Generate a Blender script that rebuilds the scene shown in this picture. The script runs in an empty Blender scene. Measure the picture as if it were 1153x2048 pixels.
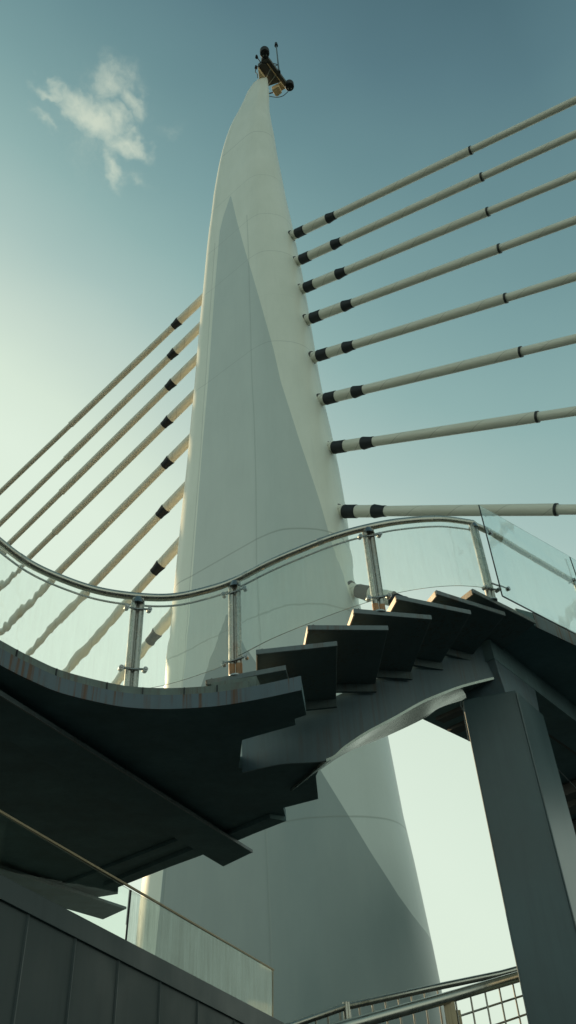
import bpy, bmesh, math, random
import numpy as np
from mathutils import Vector, Matrix
random.seed(7)
S = bpy.context.scene
COL = S.collection
GZ = -1.6                                  # ground level (the camera's eye is at the origin, 1.6 m up)

# ------------------------------------------------------------------ camera geometry
FPX, CX, CY = 1479., 576.5, 1024.
_up = np.array([-126, 1934, -1479.]); _up /= np.linalg.norm(_up)
_v = np.array([0, 0, -1.]); _fw = _v - _up * np.dot(_v, _up); _fw /= np.linalg.norm(_fw)
_rt = np.cross(_fw, _up)
R3 = np.array([_rt, _fw, _up])
def ray(px, py):
    w = R3 @ np.array([px - CX, CY - py, -FPX]); return w / np.linalg.norm(w)
def onz(px, py, z): r = ray(px, py); return Vector(r * z / r[2])
def ony(px, py, y): r = ray(px, py); return Vector(r * y / r[1])
def onpl(px, py, p, n):
    r = ray(px, py); p = np.array(p); n = np.array(n); return Vector(r * (np.dot(p, n) / np.dot(r, n)))

# ------------------------------------------------------------------ object helpers
def smooth(me, ang=40):
    for p in me.polygons: p.use_smooth = True
    try: me.set_sharp_from_angle(angle=math.radians(ang))
    except Exception: pass
class MB:
    def __init__(s): s.v = []; s.f = []
    def add(s, vs, fs):
        o = len(s.v); s.v += [tuple(v) for v in vs]; s.f += [tuple(i + o for i in f) for f in fs]; return s
    def prism(s, poly, z0, z1, dz=None):
        n = len(poly)
        b = [(p[0], p[1], z0 if not callable(z0) else z0(p)) for p in poly]
        t = [(p[0], p[1], z1 if not callable(z1) else z1(p)) for p in poly]
        return s.add(b + t, [tuple(range(n))[::-1], tuple(range(n, 2 * n))] + [(i, (i + 1) % n, n + (i + 1) % n, n + i) for i in range(n)])
    def hexa(s, a, b):                      # two quads (lists of four points) joined
        return s.add(list(a) + list(b), [(3, 2, 1, 0), (4, 5, 6, 7), (0, 1, 5, 4), (1, 2, 6, 5), (2, 3, 7, 6), (3, 0, 4, 7)])
    def bar(s, p, q, w, h, upv=(0, 0, 1)):
        p, q = Vector(p), Vector(q); d = (q - p).normalized(); u = Vector(upv)
        sd = d.cross(u)
        if sd.length < 1e-4: sd = d.cross(Vector((0, 1, 0)))
        sd.normalize(); u = sd.cross(d)
        c = [(-1, -1), (1, -1), (1, 1), (-1, 1)]
        return s.hexa([p + sd * (w / 2 * a) + u * (h / 2 * b) for a, b in c], [q + sd * (w / 2 * a) + u * (h / 2 * b) for a, b in c])
    def tube(s, pts, r, n=16, cap=True):
        pts = [Vector(p) for p in pts]; rs = r if isinstance(r, (list, tuple)) else [r] * len(pts)
        vs = []; fs = []; d = (pts[1] - pts[0]).normalized()
        u = d.cross(Vector((0, 0, 1)))
        if u.length < .05: u = d.cross(Vector((0, 1, 0)))
        u.normalize()
        for i, p in enumerate(pts):
            a = pts[max(i - 1, 0)]; b = pts[min(i + 1, len(pts) - 1)]
            d = (b - a).normalized(); u = (u - d * u.dot(d)).normalized(); w = d.cross(u)
            for k in range(n):
                t = 2 * math.pi * k / n
                vs.append(p + (u * math.cos(t) + w * math.sin(t)) * rs[i])
        m = len(pts)
        for i in range(m - 1):
            for k in range(n):
                fs.append((i * n + k, i * n + (k + 1) % n, (i + 1) * n + (k + 1) % n, (i + 1) * n + k))
        if cap: fs.append(tuple(range(n))[::-1]); fs.append(tuple(range((m - 1) * n, m * n)))
        return s.add(vs, fs)
    def wall(s, path, zb, zt, th):          # upright sheet that follows a plan path: path (x,y) lists with bottom/top heights
        n = len(path); L = []; Rr = []
        for i in range(n):
            a = Vector(path[max(i - 1, 0)][:2]); b = Vector(path[min(i + 1, n - 1)][:2]); d = (b - a).normalized()
            nn = Vector((-d.y, d.x)) * th / 2; p = Vector(path[i][:2]); L.append(p + nn); Rr.append(p - nn)
        vs = []; fs = []
        for i in range(n):
            vs += [(L[i].x, L[i].y, zb[i]), (Rr[i].x, Rr[i].y, zb[i]), (Rr[i].x, Rr[i].y, zt[i]), (L[i].x, L[i].y, zt[i])]
        for i in range(n - 1):
            a = 4 * i; b = a + 4
            for k in range(4): fs.append((a + k, a + (k + 1) % 4, b + (k + 1) % 4, b + k))
        fs += [(3, 2, 1, 0), (4 * n - 4, 4 * n - 3, 4 * n - 2, 4 * n - 1)]
        return s.add(vs, fs)
    def build(s, name, mat, parent=None, sm=True, bevel=0, ang=40, local=False):
        me = bpy.data.meshes.new(name); me.from_pydata(s.v, [], s.f); me.update()
        bm = bmesh.new(); bm.from_mesh(me); bmesh.ops.recalc_face_normals(bm, faces=bm.faces)
        big = [f for f in bm.faces if len(f.verts) > 4]
        if big: bmesh.ops.triangulate(bm, faces=big)
        bm.to_mesh(me); bm.free()
        if sm: smooth(me, ang)
        me.materials.append(mat)
        o = bpy.data.objects.new(name, me); COL.objects.link(o)
        if parent is not None:
            o.parent = parent
            if not local: o.matrix_parent_inverse = parent.matrix_basis.inverted()
        if bevel:
            b = o.modifiers.new('bevel', 'BEVEL'); b.width = bevel; b.segments = 2; b.limit_method = 'ANGLE'; b.angle_limit = math.radians(40)
        return o
def tag(o, label=None, cat=None, group=None, kind=None):
    if label: o['label'] = label
    if cat: o['category'] = cat
    if group: o['group'] = group
    if kind: o['kind'] = kind
    return o
def thing(name, loc, label, cat, group=None, rot=None):
    o = bpy.data.objects.new(name, None); COL.objects.link(o); o.empty_display_size = .2
    if rot is not None: o.matrix_basis = Matrix.Translation(loc) @ rot.to_matrix().to_4x4()
    else: o.matrix_basis = Matrix.Translation(loc)
    return tag(o, label, cat, group)
def catmull(P, n=8):
    P = [Vector(p) for p in P]; out = []
    for i in range(len(P) - 1):
        p0 = P[max(i - 1, 0)]; p1 = P[i]; p2 = P[i + 1]; p3 = P[min(i + 2, len(P) - 1)]
        for k in range(n):
            t = k / n
            out.append(.5 * ((2 * p1) + (p2 - p0) * t + (2 * p0 - 5 * p1 + 4 * p2 - p3) * t * t + (3 * p1 - p0 - 3 * p2 + p3) * t ** 3))
    out.append(P[-1]); return out

# ------------------------------------------------------------------ materials
def lin(r, g, b):
    f = lambda c: (c / 255 / 12.92) if c / 255 <= .04045 else ((c / 255 + .055) / 1.055) ** 2.4
    return (f(r), f(g), f(b), 1)
class N:
    def __init__(s, mat): s.t = mat.node_tree; s.n = s.t.nodes; s.l = s.t.links
    def new(s, typ, ins=None, **kw):
        x = s.n.new(typ)
        for k, v in kw.items(): setattr(x, k, v)
        if ins:
            for k, v in ins.items():
                if hasattr(v, 'is_output'): s.l.new(v, x.inputs[k])
                else: x.inputs[k].default_value = v
        return x
    def math(s, op, a, b=None, c=None, clamp=False):
        ins = {0: a}
        if b is not None: ins[1] = b
        if c is not None: ins[2] = c
        return s.new('ShaderNodeMath', ins, operation=op, use_clamp=clamp).outputs[0]
    def mix(s, f, a, b, bt='MIX'):
        x = s.n.new('ShaderNodeMix'); x.data_type = 'RGBA'; x.blend_type = bt
        for i, v in ((0, f), (6, a), (7, b)):
            if hasattr(v, 'is_output'): s.l.new(v, x.inputs[i])
            else: x.inputs[i].default_value = v
        return x.outputs[2]
    def noise(s, vec, scale, detail=4, rough=.55, dist=0):
        return s.new('ShaderNodeTexNoise', {'Vector': vec, 'Scale': scale, 'Detail': detail, 'Roughness': rough, 'Distortion': dist}).outputs[0]
    def maprange(s, v, a, b, c=0., d=1.):
        return s.new('ShaderNodeMapRange', {0: v, 1: a, 2: b, 3: c, 4: d}).outputs[0]
    def scalev(s, vec, sc): return s.new('ShaderNodeMapping', {'Vector': vec, 'Scale': sc}).outputs[0]
def newmat(name):
    m = bpy.data.materials.new(name); m.use_nodes = True; g = N(m)
    return m, g, g.n['Principled BSDF'], g.new('ShaderNodeTexCoord').outputs['Object']
def painted(name, col, rough=.45, metal=0., var=.12, scale=1.5, streak=0., stain=(.10, .045, .02, 1), bump=.02, spec=.5):
    m, g, p, co = newmat(name)
    n1 = g.noise(co, scale, 6, .6); n2 = g.noise(g.scalev(co, (9, 9, .7)), 1.6, 5, .6); n3 = g.noise(co, 60, 2)
    c = g.mix(g.maprange(n1, .3, .7), tuple(x * (1 - var) for x in col[:3]) + (1,), tuple(min(1, x * (1 + var)) for x in col[:3]) + (1,))
    c = g.mix(g.maprange(n2, .48, .75, 0, .35), c, tuple(x * .62 for x in col[:3]) + (1,))
    if streak:
        a = g.math('MULTIPLY', g.maprange(g.noise(g.scalev(co, (14, 14, .35)), 1.6, 4, .6), .50, .66), g.maprange(g.noise(co, 1.3, 3), .42, .56))
        a = g.math('MINIMUM', a, .75)
        c = g.mix(g.math('MULTIPLY', a, streak), c, stain)
    g.l.new(c, p.inputs['Base Color']); p.inputs['Metallic'].default_value = metal
    g.l.new(g.maprange(n1, .25, .75, rough * .8, min(1, rough * 1.25)), p.inputs['Roughness'])
    p.inputs['Specular IOR Level'].default_value = spec
    bh = g.math('ADD', g.math('MULTIPLY', n1, 1.), g.math('MULTIPLY', n3, .06))
    b = g.new('ShaderNodeBump', {'Height': bh, 'Strength': .35, 'Distance': bump}); g.l.new(b.outputs[0], p.inputs['Normal'])
    return m
M = {}
M['steel_blue'] = painted('blue_grey_steel_paint', (.10, .155, .185, 1), .42, streak=.35, bump=.006)
M['fascia'] = painted('weathered_fascia_paint', (.085, .125, .155, 1), .45, streak=1.3, bump=.004)
M['curb'] = painted('dirty_kerb_paint', (.13, .165, .15, 1), .6, streak=.6, bump=.01, var=.25, scale=6)
M['soffit'] = painted('dark_soffit_paint', (.145, .215, .23, 1), .7, var=.25, bump=.004, spec=.08)
M['soffit_brown'] = painted('primer_brown_beams', (.060, .055, .05, 1), .55, var=.2, bump=.004)
M['tread'] = painted('tread_steel', (.11, .15, .155, 1), .55, spec=.3, streak=.5, bump=.004)
M['nosing'] = painted('tread_edge_steel', (.13, .165, .175, 1), .5, streak=.6, bump=.003, scale=8)
M['rust'] = painted('rusty_steel', (.36, .19, .09, 1), .6, var=.4, scale=7, streak=.8, bump=.01)
M['side_plate'] = painted('sunlit_tread_side', (.42, .32, .22, 1), .5, streak=.8, var=.25, scale=9, bump=.01)  # pale warm colour paints sunlight onto the treads' left sides
M['girder_bottom'] = painted('burnished_girder_bottom', (.34, .38, .35, 1), .26, metal=.75, var=.2, scale=2.5, bump=.004)
M['column'] = painted('column_paint', (.062, .108, .122, 1), .30, var=.30, scale=.38, bump=.004)
M['clad'] = painted('cladding_grey', (.038, .055, .059, 1), .5, var=.12, bump=.006)
M['clad_band'] = painted('cladding_cap_grey', (.044, .064, .070, 1), .45, var=.12, bump=.004)
M['black'] = painted('black_rubber', (.012, .016, .02, 1), .6, var=.3, bump=.004, scale=6)
M['dark_metal'] = painted('dark_metal', (.04, .042, .042, 1), .45, metal=.3)
M['gantry'] = painted('gantry_cream_paint', (.80, .56, .30, 1), .5, streak=.4)
M['gantry_dark'] = painted('gantry_dark_steel', (.09, .085, .07, 1), .55)
M['brass'] = painted('galvanised_warm', (.42, .34, .22, 1), .5, metal=.4, streak=.4)
def stainless(name, col, rust=.0, r0=.18, r1=.38, met=.92):
    m, g, p, co = newmat(name)
    n = g.noise(g.scalev(co, (3, 3, 3)), 3., 5, .6); f = g.noise(g.scalev(co, (60, 60, 4)), 3, 3)
    c = g.mix(g.maprange(n, .35, .7), tuple(x * .88 for x in col[:3]) + (1,), col)
    c = g.mix(g.math('MULTIPLY', g.maprange(g.noise(g.scalev(co, (1, 1, .55)), 5, 3, .5), .54, .72), rust), c, (.33, .14, .045, 1))
    g.l.new(c, p.inputs['Base Color']); p.inputs['Metallic'].default_value = met
    g.l.new(g.maprange(n, .3, .7, r0, r1), p.inputs['Roughness'])
    b = g.new('ShaderNodeBump', {'Height': f, 'Strength': .12, 'Distance': .002}); g.l.new(b.outputs[0], p.inputs['Normal'])
    return m
M['rail'] = stainless('brushed_stainless', (.48, .47, .42, 1), .10)
M['post'] = stainless('post_stainless', (.40, .41, .38, 1), .4, .2, .36, .62)
M['clamp'] = stainless('clamp_stainless', (.30, .33, .34, 1), .2)
M['mesh'] = stainless('mesh_stainless', (.36, .35, .31, 1), .3, .3, .5)
def glassmat(name, wave=.25, dirt=.10, tint=(.86, .96, .93, 1), dscale=1., wscale=3.0, dcol=(.55, .62, .58, 1), ior=1.46):
    m, g, p, co = newmat(name); out = g.n['Material Output']; g.n.remove(p)
    wn = g.noise(g.scalev(co, (1, 1, .8)), wscale, 1.5, .4)
    bp = g.new('ShaderNodeBump', {'Height': wn, 'Strength': wave, 'Distance': .03})
    gl = g.new('ShaderNodeBsdfGlass', {'Color': tint, 'Roughness': 0., 'IOR': ior, 'Normal': bp.outputs[0]})
    di = g.new('ShaderNodeBsdfDiffuse', {'Color': dcol}); tl = g.new('ShaderNodeBsdfTranslucent', {'Color': dcol})
    dd = g.new('ShaderNodeMixShader', {0: .5, 1: di.outputs[0], 2: tl.outputs[0]})
    st = g.noise(g.scalev(co, (16 * dscale, 16 * dscale, 1.2 * dscale)), 1.5, 5, .65); sp = g.noise(co, 26, 4, .7); cl = g.noise(co, 2.2, 3)
    a = g.math('MULTIPLY', g.maprange(st, .3, .8), g.maprange(cl, .3, .7, .4, 1.))
    a = g.math('ADD', a, g.maprange(sp, .70, .78, 0, .8))
    f = g.math('MULTIPLY', g.math('ADD', g.math('MULTIPLY', a, 1.5), .35), dirt, clamp=True)
    mx = g.new('ShaderNodeMixShader', {0: f, 1: gl.outputs[0], 2: dd.outputs[0]})
    g.l.new(mx.outputs[0], out.inputs['Surface']); return m
M['glass'] = glassmat('balustrade_glass', .36, .05, (.955, .985, .975, 1))
M['glass_side'] = glassmat('side_screen_glass', .08, .05, (.92, .97, .965, 1))
M['glass_left'] = glassmat('clear_parapet_glass', .02, .008, (.93, .97, .95, 1), ior=1.15)
M['glass_dirty'] = glassmat('dirty_parapet_glass', .025, .24, (.93, .97, .95, 1), .7, dcol=(.50, .55, .47, 1))

# pylon: white paint with two tapering shadows painted on in grey, plus plate seams (attributes carry the outlines)
m, g, p, co = newmat('pylon_steel_paint'); M['pylon'] = m
fa = g.new('ShaderNodeAttribute', attribute_name='shadow_upper').outputs['Fac']
fb = g.new('ShaderNodeAttribute', attribute_name='shadow_lower').outputs['Fac']
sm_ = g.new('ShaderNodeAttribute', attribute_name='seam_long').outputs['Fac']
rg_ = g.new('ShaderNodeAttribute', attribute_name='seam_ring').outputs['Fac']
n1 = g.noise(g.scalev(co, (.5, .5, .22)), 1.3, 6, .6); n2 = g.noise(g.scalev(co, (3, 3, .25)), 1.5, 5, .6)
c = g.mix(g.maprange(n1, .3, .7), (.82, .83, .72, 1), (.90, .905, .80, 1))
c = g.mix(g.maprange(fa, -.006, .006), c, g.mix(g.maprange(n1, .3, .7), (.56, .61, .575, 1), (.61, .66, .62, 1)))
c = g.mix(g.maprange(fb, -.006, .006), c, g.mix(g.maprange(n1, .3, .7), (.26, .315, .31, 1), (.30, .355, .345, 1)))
c = g.mix(g.maprange(n2, .5, .8, 0, .09), c, (.38, .40, .35, 1))
c = g.mix(g.maprange(sm_, .012, .035, .28, 0), c, (.22, .25, .23, 1))
c = g.mix(g.maprange(rg_, .018, .05, .42, 0), c, (.22, .24, .21, 1))
g.l.new(c, p.inputs['Base Color']); p.inputs['Roughness'].default_value = .34
bb = g.math('ADD', g.math('MULTIPLY', n1, .5), g.math('ADD', g.maprange(sm_, 0, .05), g.maprange(rg_, 0, .04)))
b = g.new('ShaderNodeBump', {'Height': bb, 'Strength': .35, 'Distance': .02}); g.l.new(b.outputs[0], p.inputs['Normal'])

# cable sheath with a helical wrap line
m, g, p, co = newmat('cable_sheath'); M['sheath'] = m
sp = g.new('ShaderNodeSeparateXYZ', {0: co})
an = g.math('DIVIDE', g.math('ARCTAN2', sp.outputs[1], sp.outputs[0]), 2 * math.pi)
h = g.math('FRACT', g.math('ADD', g.math('MULTIPLY', sp.outputs[2], 1 / 1.7), an))
ln = g.math('ABSOLUTE', g.math('SUBTRACT', h, .5))
n1 = g.noise(g.scalev(co, (2, 2, .3)), 2., 5, .6)
c = g.mix(g.maprange(n1, .3, .7), (.68, .66, .55, 1), (.78, .76, .66, 1))
c = g.mix(g.maprange(ln, .008, .022, .33, 0), c, (.20, .19, .15, 1))
g.l.new(c, p.inputs['Base Color']); p.inputs['Roughness'].default_value = .36

# ------------------------------------------------------------------ world sky
SAZ, SEL = math.radians(46), math.radians(20)
SUN = Vector((-math.sin(SAZ) * math.cos(SEL), math.cos(SAZ) * math.cos(SEL), math.sin(SEL)))
w = bpy.data.worlds.new('World'); S.world = w; w.use_nodes = True; g = N(w)
bg = g.n['Background']
d = g.new('ShaderNodeTexCoord').outputs['Generated']
d = g.new('ShaderNodeVectorMath', {0: d}, operation='NORMALIZE').outputs[0]
z = g.new('ShaderNodeSeparateXYZ', {0: d}).outputs[2]
el = g.math('MULTIPLY', g.math('ARCSINE', g.math('MAXIMUM', z, 0.)), 180 / math.pi)
dt = g.new('ShaderNodeVectorMath', {0: d, 1: SUN}, operation='DOT_PRODUCT').outputs['Value']
an = g.math('MULTIPLY', g.math('ARCCOSINE', g.math('MINIMUM', dt, .9999)), 180 / math.pi)
bk = g.maprange(an, 85., 135., 0., .16); an = g.math('MINIMUM', an, 70.)  # unseen sky away from the sun raised, added fill for camera-facing surfaces
soft = g.noise(g.scalev(d, (1.2, 1.2, 2.2)), 1.6, 4, .5)
G = g.math('SUBTRACT', 1.455, g.math('ADD', g.math('MULTIPLY', el, .0088), g.math('MULTIPLY', an, .0070)))
G = g.math('ADD', G, g.maprange(soft, .3, .7, -.005, .039))
G = g.math('ADD', G, g.maprange(an, 46., 24., 0., .075)); G = g.math('ADD', G, bk)
rp = g.new('ShaderNodeValToRGB', {0: G}); cr = rp.color_ramp
stops = [(.38, (71, 103, 113)), (.45, (87, 121, 130)), (.52, (103, 139, 144)), (.60, (122, 158, 159)), (.68, (141, 175, 172)), (.76, (165, 192, 186)), (.85, (194, 213, 201)), (.92, (211, 228, 211)), (1., (219, 235, 218))]
while len(cr.elements) < len(stops): cr.elements.new(.5)
for e, (t, c) in zip(cr.elements, stops): e.position = t; e.color = lin(*c)
sky = rp.outputs[0]
# small wispy cloud up to the left of the pylon
cc = Vector(ray(205, 240)); e1 = Vector(R3[:, 0]); e1 = (e1 - cc * e1.dot(cc)).normalized(); e2 = -cc.cross(e1) if cc.cross(e1).dot(Vector(R3[:, 1])) < 0 else cc.cross(e1)
def dotn(v): return g.new('ShaderNodeVectorMath', {0: d, 1: v}, operation='DOT_PRODUCT').outputs['Value']
dc = g.math('MAXIMUM', dotn(cc), .01); U = g.math('DIVIDE', dotn(e1), dc); V = g.math('DIVIDE', dotn(e2), dc)
uv = g.new('ShaderNodeCombineXYZ', {0: U, 1: V, 2: 0.}).outputs[0]
wv = g.new('ShaderNodeTexNoise', {'Vector': uv, 'Scale': 14., 'Detail': 4., 'Roughness': .6})
off = g.new('ShaderNodeVectorMath', {0: wv.outputs['Color'], 1: (.5, .5, .5)}, operation='SUBTRACT').outputs[0]
uvw = g.new('ShaderNodeVectorMath', {0: off, 1: (.085, .085, 0)}, operation='MULTIPLY').outputs[0]
uvw = g.new('ShaderNodeVectorMath', {0: uv, 1: uvw}, operation='ADD').outputs[0]
def blob(cx_, cy_, rx, ry, rot, amp):      # centre and radii in the photograph's pixels, turned into angles
    q = g.new('ShaderNodeVectorMath', {0: uvw, 1: ((cx_ - 205) / 1750, -(cy_ - 240) / 1750, 0)}, operation='SUBTRACT').outputs[0]
    q = g.new('ShaderNodeVectorRotate', {'Vector': q, 'Angle': rot}, rotation_type='Z_AXIS').outputs[0]
    q = g.new('ShaderNodeVectorMath', {0: q, 1: (1750 / rx, 1750 / ry, 0)}, operation='MULTIPLY').outputs[0]
    l = g.new('ShaderNodeVectorMath', {0: q}, operation='LENGTH').outputs['Value']
    return g.math('MULTIPLY', g.maprange(l, 1., 0.), amp)
bl = None
for a in ((195, 235, 95, 48, .55, 1.1), (122, 188, 62, 20, .45, .62), (262, 292, 66, 32, .35, .8), (225, 325, 34, 62, .0, .6), (226, 172, 84, 52, -.2, .62), (258, 205, 40, 80, -.4, .62), (95, 240, 20, 44, -.4, .35), (262, 355, 54, 22, .5, .28), (350, 260, 60, 20, -.2, .22), (200, 255, 150, 150, 0, .30)):
    x = blob(*a); bl = x if bl is None else g.math('MAXIMUM', bl, x)
fb_ = g.noise(uv, 38, 9, .62, .6)
fc_ = g.noise(uv, 95, 8, .66, .8)
cm = g.math('ADD', g.math('MULTIPLY', g.math('SUBTRACT', fb_, .5), .70), g.math('MULTIPLY', g.math('SUBTRACT', fc_, .5), .55))
cm = g.math('MULTIPLY', g.math('ADD', g.math('ADD', g.math('MULTIPLY', bl, 1.3), .02), cm), g.maprange(bl, 0., .32))
cm = g.new('ShaderNodeMapRange', {0: cm, 1: -.05, 2: 1.4, 3: 0., 4: 1.}, interpolation_type='SMOOTHSTEP').outputs[0]
cm = g.math('MULTIPLY', g.math('POWER', cm, .9), .68, clamp=True)
sky = g.mix(cm, sky, lin(226, 232, 208))
nt = g.new('ShaderNodeTexSky'); nt.sky_type = 'NISHITA'; nt.sun_disc = False; nt.sun_elevation = SEL; nt.sun_rotation = -SAZ
nt.air_density = 1.2; nt.dust_density = 3.
ns = g.new('ShaderNodeVectorMath', {0: nt.outputs[0], 'Scale': .004}, operation='SCALE').outputs[0]
tot = g.new('ShaderNodeVectorMath', {0: sky, 1: ns}, operation='ADD').outputs[0]
g.l.new(tot, bg.inputs['Color']); bg.inputs['Strength'].default_value = 1.

sl = bpy.data.lights.new('sun', 'SUN'); sl.energy = 5.0; sl.angle = math.radians(.6); sl.color = (1, .74, .42)
so = bpy.data.objects.new('sun', sl); COL.objects.link(so); so.rotation_euler = SUN.to_track_quat('Z', 'Y').to_euler(); so.location = SUN * 90

cam = bpy.data.cameras.new('camera'); co_ = bpy.data.objects.new('camera', cam); COL.objects.link(co_)
cam.sensor_fit = 'VERTICAL'; cam.sensor_height = 36; cam.lens = 36 * FPX / 2048; cam.clip_start = .05; cam.clip_end = 4000
co_.matrix_world = Matrix(R3.tolist()).to_4x4(); S.camera = co_
S.view_settings.view_transform = 'Standard'; S.view_settings.look = 'None'; S.view_settings.exposure = 0; S.view_settings.gamma = 1
S.render.engine = 'CYCLES'
S.cycles.max_bounces = 14; S.cycles.transmission_bounces = 14; S.cycles.transparent_max_bounces = 12; S.cycles.sample_clamp_indirect = 4

# ------------------------------------------------------------------ ground
m, g, p, co = newmat('plaza_paving'); M['ground'] = m
br = g.new('ShaderNodeTexBrick', {'Vector': co, 'Color1': (.026, .050, .062, 1), 'Color2': (.022, .042, .052, 1), 'Mortar': (.03, .03, .028, 1), 'Scale': 1.6, 'Mortar Size': .012})
g.l.new(g.mix(g.maprange(g.noise(co, .8, 6), .3, .7, 0, .5), br.outputs[0], (.045, .045, .042, 1)), p.inputs['Base Color']); p.inputs['Roughness'].default_value = .9; p.inputs['Specular IOR Level'].default_value = .05
gx = [-900, -450, -220, -120] + list(range(-80, 81, 8)) + [120, 220, 450, 900]; ng = len(gx)
gr = MB().add([(x, y, GZ) for y in gx for x in gx], [(j * ng + i, j * ng + i + 1, (j + 1) * ng + i + 1, (j + 1) * ng + i) for j in range(ng - 1) for i in range(ng - 1)]).build('ground', M['ground'], sm=False)
tag(gr, 'dark paved ground of the plaza under the stairs and pylon', 'ground', kind='structure')

# ------------------------------------------------------------------ pylon
YS = 25.8
SIL_L = [(513, 157), (505, 170), (496, 183), (487, 204), (477, 224), (468, 240), (461, 255), (453, 277), (445, 304), (439, 330), (434, 356), (428, 392), (423.5, 430), (418.5, 465), (414.5, 500), (407, 581), (399, 662), (390, 770), (382, 850), (375, 930), (366, 1010), (358, 1090), (349, 1180), (340, 1270), (330, 1370), (314, 1520), (295, 1680), (283, 1790), (271, 1900), (254, 2048), (235, 2230)]
SIL_R = [(537, 161), (538.6, 206), (544, 240), (549, 265), (555, 306), (564, 352), (574, 405), (586.4, 460), (596, 508), (606.5, 560), (618, 628), (626, 677), (633, 720), (640.6, 768), (649, 812), (653.5, 835), (665, 885), (680, 960), (692, 1030), (703, 1110), (712, 1180), (745, 1350), (773, 1480), (790, 1570), (805, 1650), (826, 1740), (843, 1820), (860, 1900), (872, 1960), (888, 2048), (922, 2230)]
def zx(L, Y=YS):
    a = [ony(px, py, Y) for px, py in L]; a = sorted([(v.z, v.x) for v in a]); return [q[0] for q in a], [q[1] for q in a]
ZL, XL = zx(SIL_L); ZR, XR = zx(SIL_R, 24.85)
TIPZ = ony(527, 166, YS).z
# plan of one ring, normalised: x across (0 left nose .. 1 right side), t towards the camera (+) / away (-)
nose = catmull([(.10, -.32), (.022, -.16), (0, 0), (.014, .09), (.048, .175), (.112, .265)], 6)
roundp = catmull([(.496, .862), (.585, .962), (.674, 1.), (.82, .95), (.925, .81), (.985, .55), (1., .22), (.985, -.15), (.90, -.52), (.72, -.80), (.50, -.84), (.28, -.62), (.10, -.32)], 10)
flat = [Vector((.112, .265)).lerp(Vector((.496, .862)), i / 20) for i in range(21)]
TPL = nose[:-1] + flat[:-1] + roundp[:-1]
NT = len(TPL); I_L = len(nose) - 1; I_M = I_L + 20
def ring(z):
    xl = np.interp(z, ZL, XL); xr = np.interp(z, ZR, XR); W = max(xr - xl, .3)
    k = min(max((z - 46) / 14, 0), 1); b = 3.9 * W / 7.45 * (1 - .25 * k)
    return [Vector((xl + q[0] * W, YS - .0 + q[1] * b, 0)) if False else Vector((xl + q[0] * W, YS - q[1] * b, z)) for q in TPL]
SEAM_Z = [1.84, 5.65, 9.3, 12.7, 16.0, 19.6, 23.4, 27.2, 31.0, 34.9, 38.9, 43.0, 43.7, 45.2, 45.6, 50.5]
SHADOW_A_L = ([1.37, 3.15, 4.6, 8.03, 11.37, 13.79, 15.84, 22.83, 27.38, 31.12, 35.28, 38.62, 40.41, 41.72, 43.71], [-4.738, -4.679, -4.609, -4.411, -4.17, -4.045, -3.949, -3.7, -3.489, -3.363, -3.212, -3.066, -2.986, -2.768, -2.271])  # left and right edges of the painted pylon shadows, x by height
SHADOW_A_R = ([11.2, 12.24, 12.83, 14.22, 15.8, 17.4, 20.52, 24.27, 26.64, 29.08, 32.37, 35.95, 39.95, 43.71], [3.6, 2.5, 2.12, 1.82, 1.48, 1.238, 0.664, 0.058, -0.183, -0.508, -0.937, -1.406, -1.886, -2.271])
SHADOW_B_L = ([2.0, 7.07, 8.62, 9.72, 10.95, 11.44, 12.11, 12.84, 13.45], [-4.75, -4.45, -4.154, -3.82, -3.435, -3.25, -3.005, -2.719, -2.425])
SHADOW_B_R = ([2.3, 2.83, 3.12, 3.65, 4.69, 6.9, 8.6, 10.75, 11.43, 13.45], [4.2, 3.05, 2.68, 2.27, 1.65, 0.492, -0.357, -1.287, -1.61, -2.425])
SHADOW_A_TOP, SHADOW_B_TOP = 43.71, 13.45

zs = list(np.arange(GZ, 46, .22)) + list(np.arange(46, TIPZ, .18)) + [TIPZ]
vs = []; A = {'shadow_upper': [], 'shadow_lower': [], 'seam_long': [], 'seam_ring': []}
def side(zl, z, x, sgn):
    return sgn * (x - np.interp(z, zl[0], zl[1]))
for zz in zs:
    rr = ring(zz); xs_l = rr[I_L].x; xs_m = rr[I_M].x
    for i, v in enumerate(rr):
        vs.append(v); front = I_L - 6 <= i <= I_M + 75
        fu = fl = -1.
        if front and SHADOW_A_L:
            if zz < SHADOW_A_TOP: fu = min(side(SHADOW_A_L, zz, v.x, 1), side(SHADOW_A_R, zz, v.x, -1))
            if zz < SHADOW_B_TOP: fl = min(side(SHADOW_B_L, zz, v.x, 1), side(SHADOW_B_R, zz, v.x, -1))
        A['shadow_upper'].append(fu); A['shadow_lower'].append(fl)
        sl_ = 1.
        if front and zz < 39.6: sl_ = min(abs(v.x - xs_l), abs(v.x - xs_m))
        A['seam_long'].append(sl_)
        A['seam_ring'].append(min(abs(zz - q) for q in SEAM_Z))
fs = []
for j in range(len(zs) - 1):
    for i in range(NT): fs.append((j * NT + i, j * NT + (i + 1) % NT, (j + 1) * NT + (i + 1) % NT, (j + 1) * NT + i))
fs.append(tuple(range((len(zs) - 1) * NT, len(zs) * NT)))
py = thing('pylon', (-1, YS, GZ), 'tall white tapering bridge pylon with grey shadows painted on its front, rising behind the curved stairs', 'pylon')
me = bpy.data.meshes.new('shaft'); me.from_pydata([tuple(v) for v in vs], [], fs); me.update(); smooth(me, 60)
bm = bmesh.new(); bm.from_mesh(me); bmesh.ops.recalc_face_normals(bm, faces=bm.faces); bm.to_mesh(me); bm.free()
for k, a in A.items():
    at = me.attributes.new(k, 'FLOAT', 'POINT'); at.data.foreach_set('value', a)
me.materials.append(M['pylon']); so_ = bpy.data.objects.new('shaft', me); COL.objects.link(so_); so_.parent = py; so_.matrix_parent_inverse = py.matrix_basis.inverted()
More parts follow.
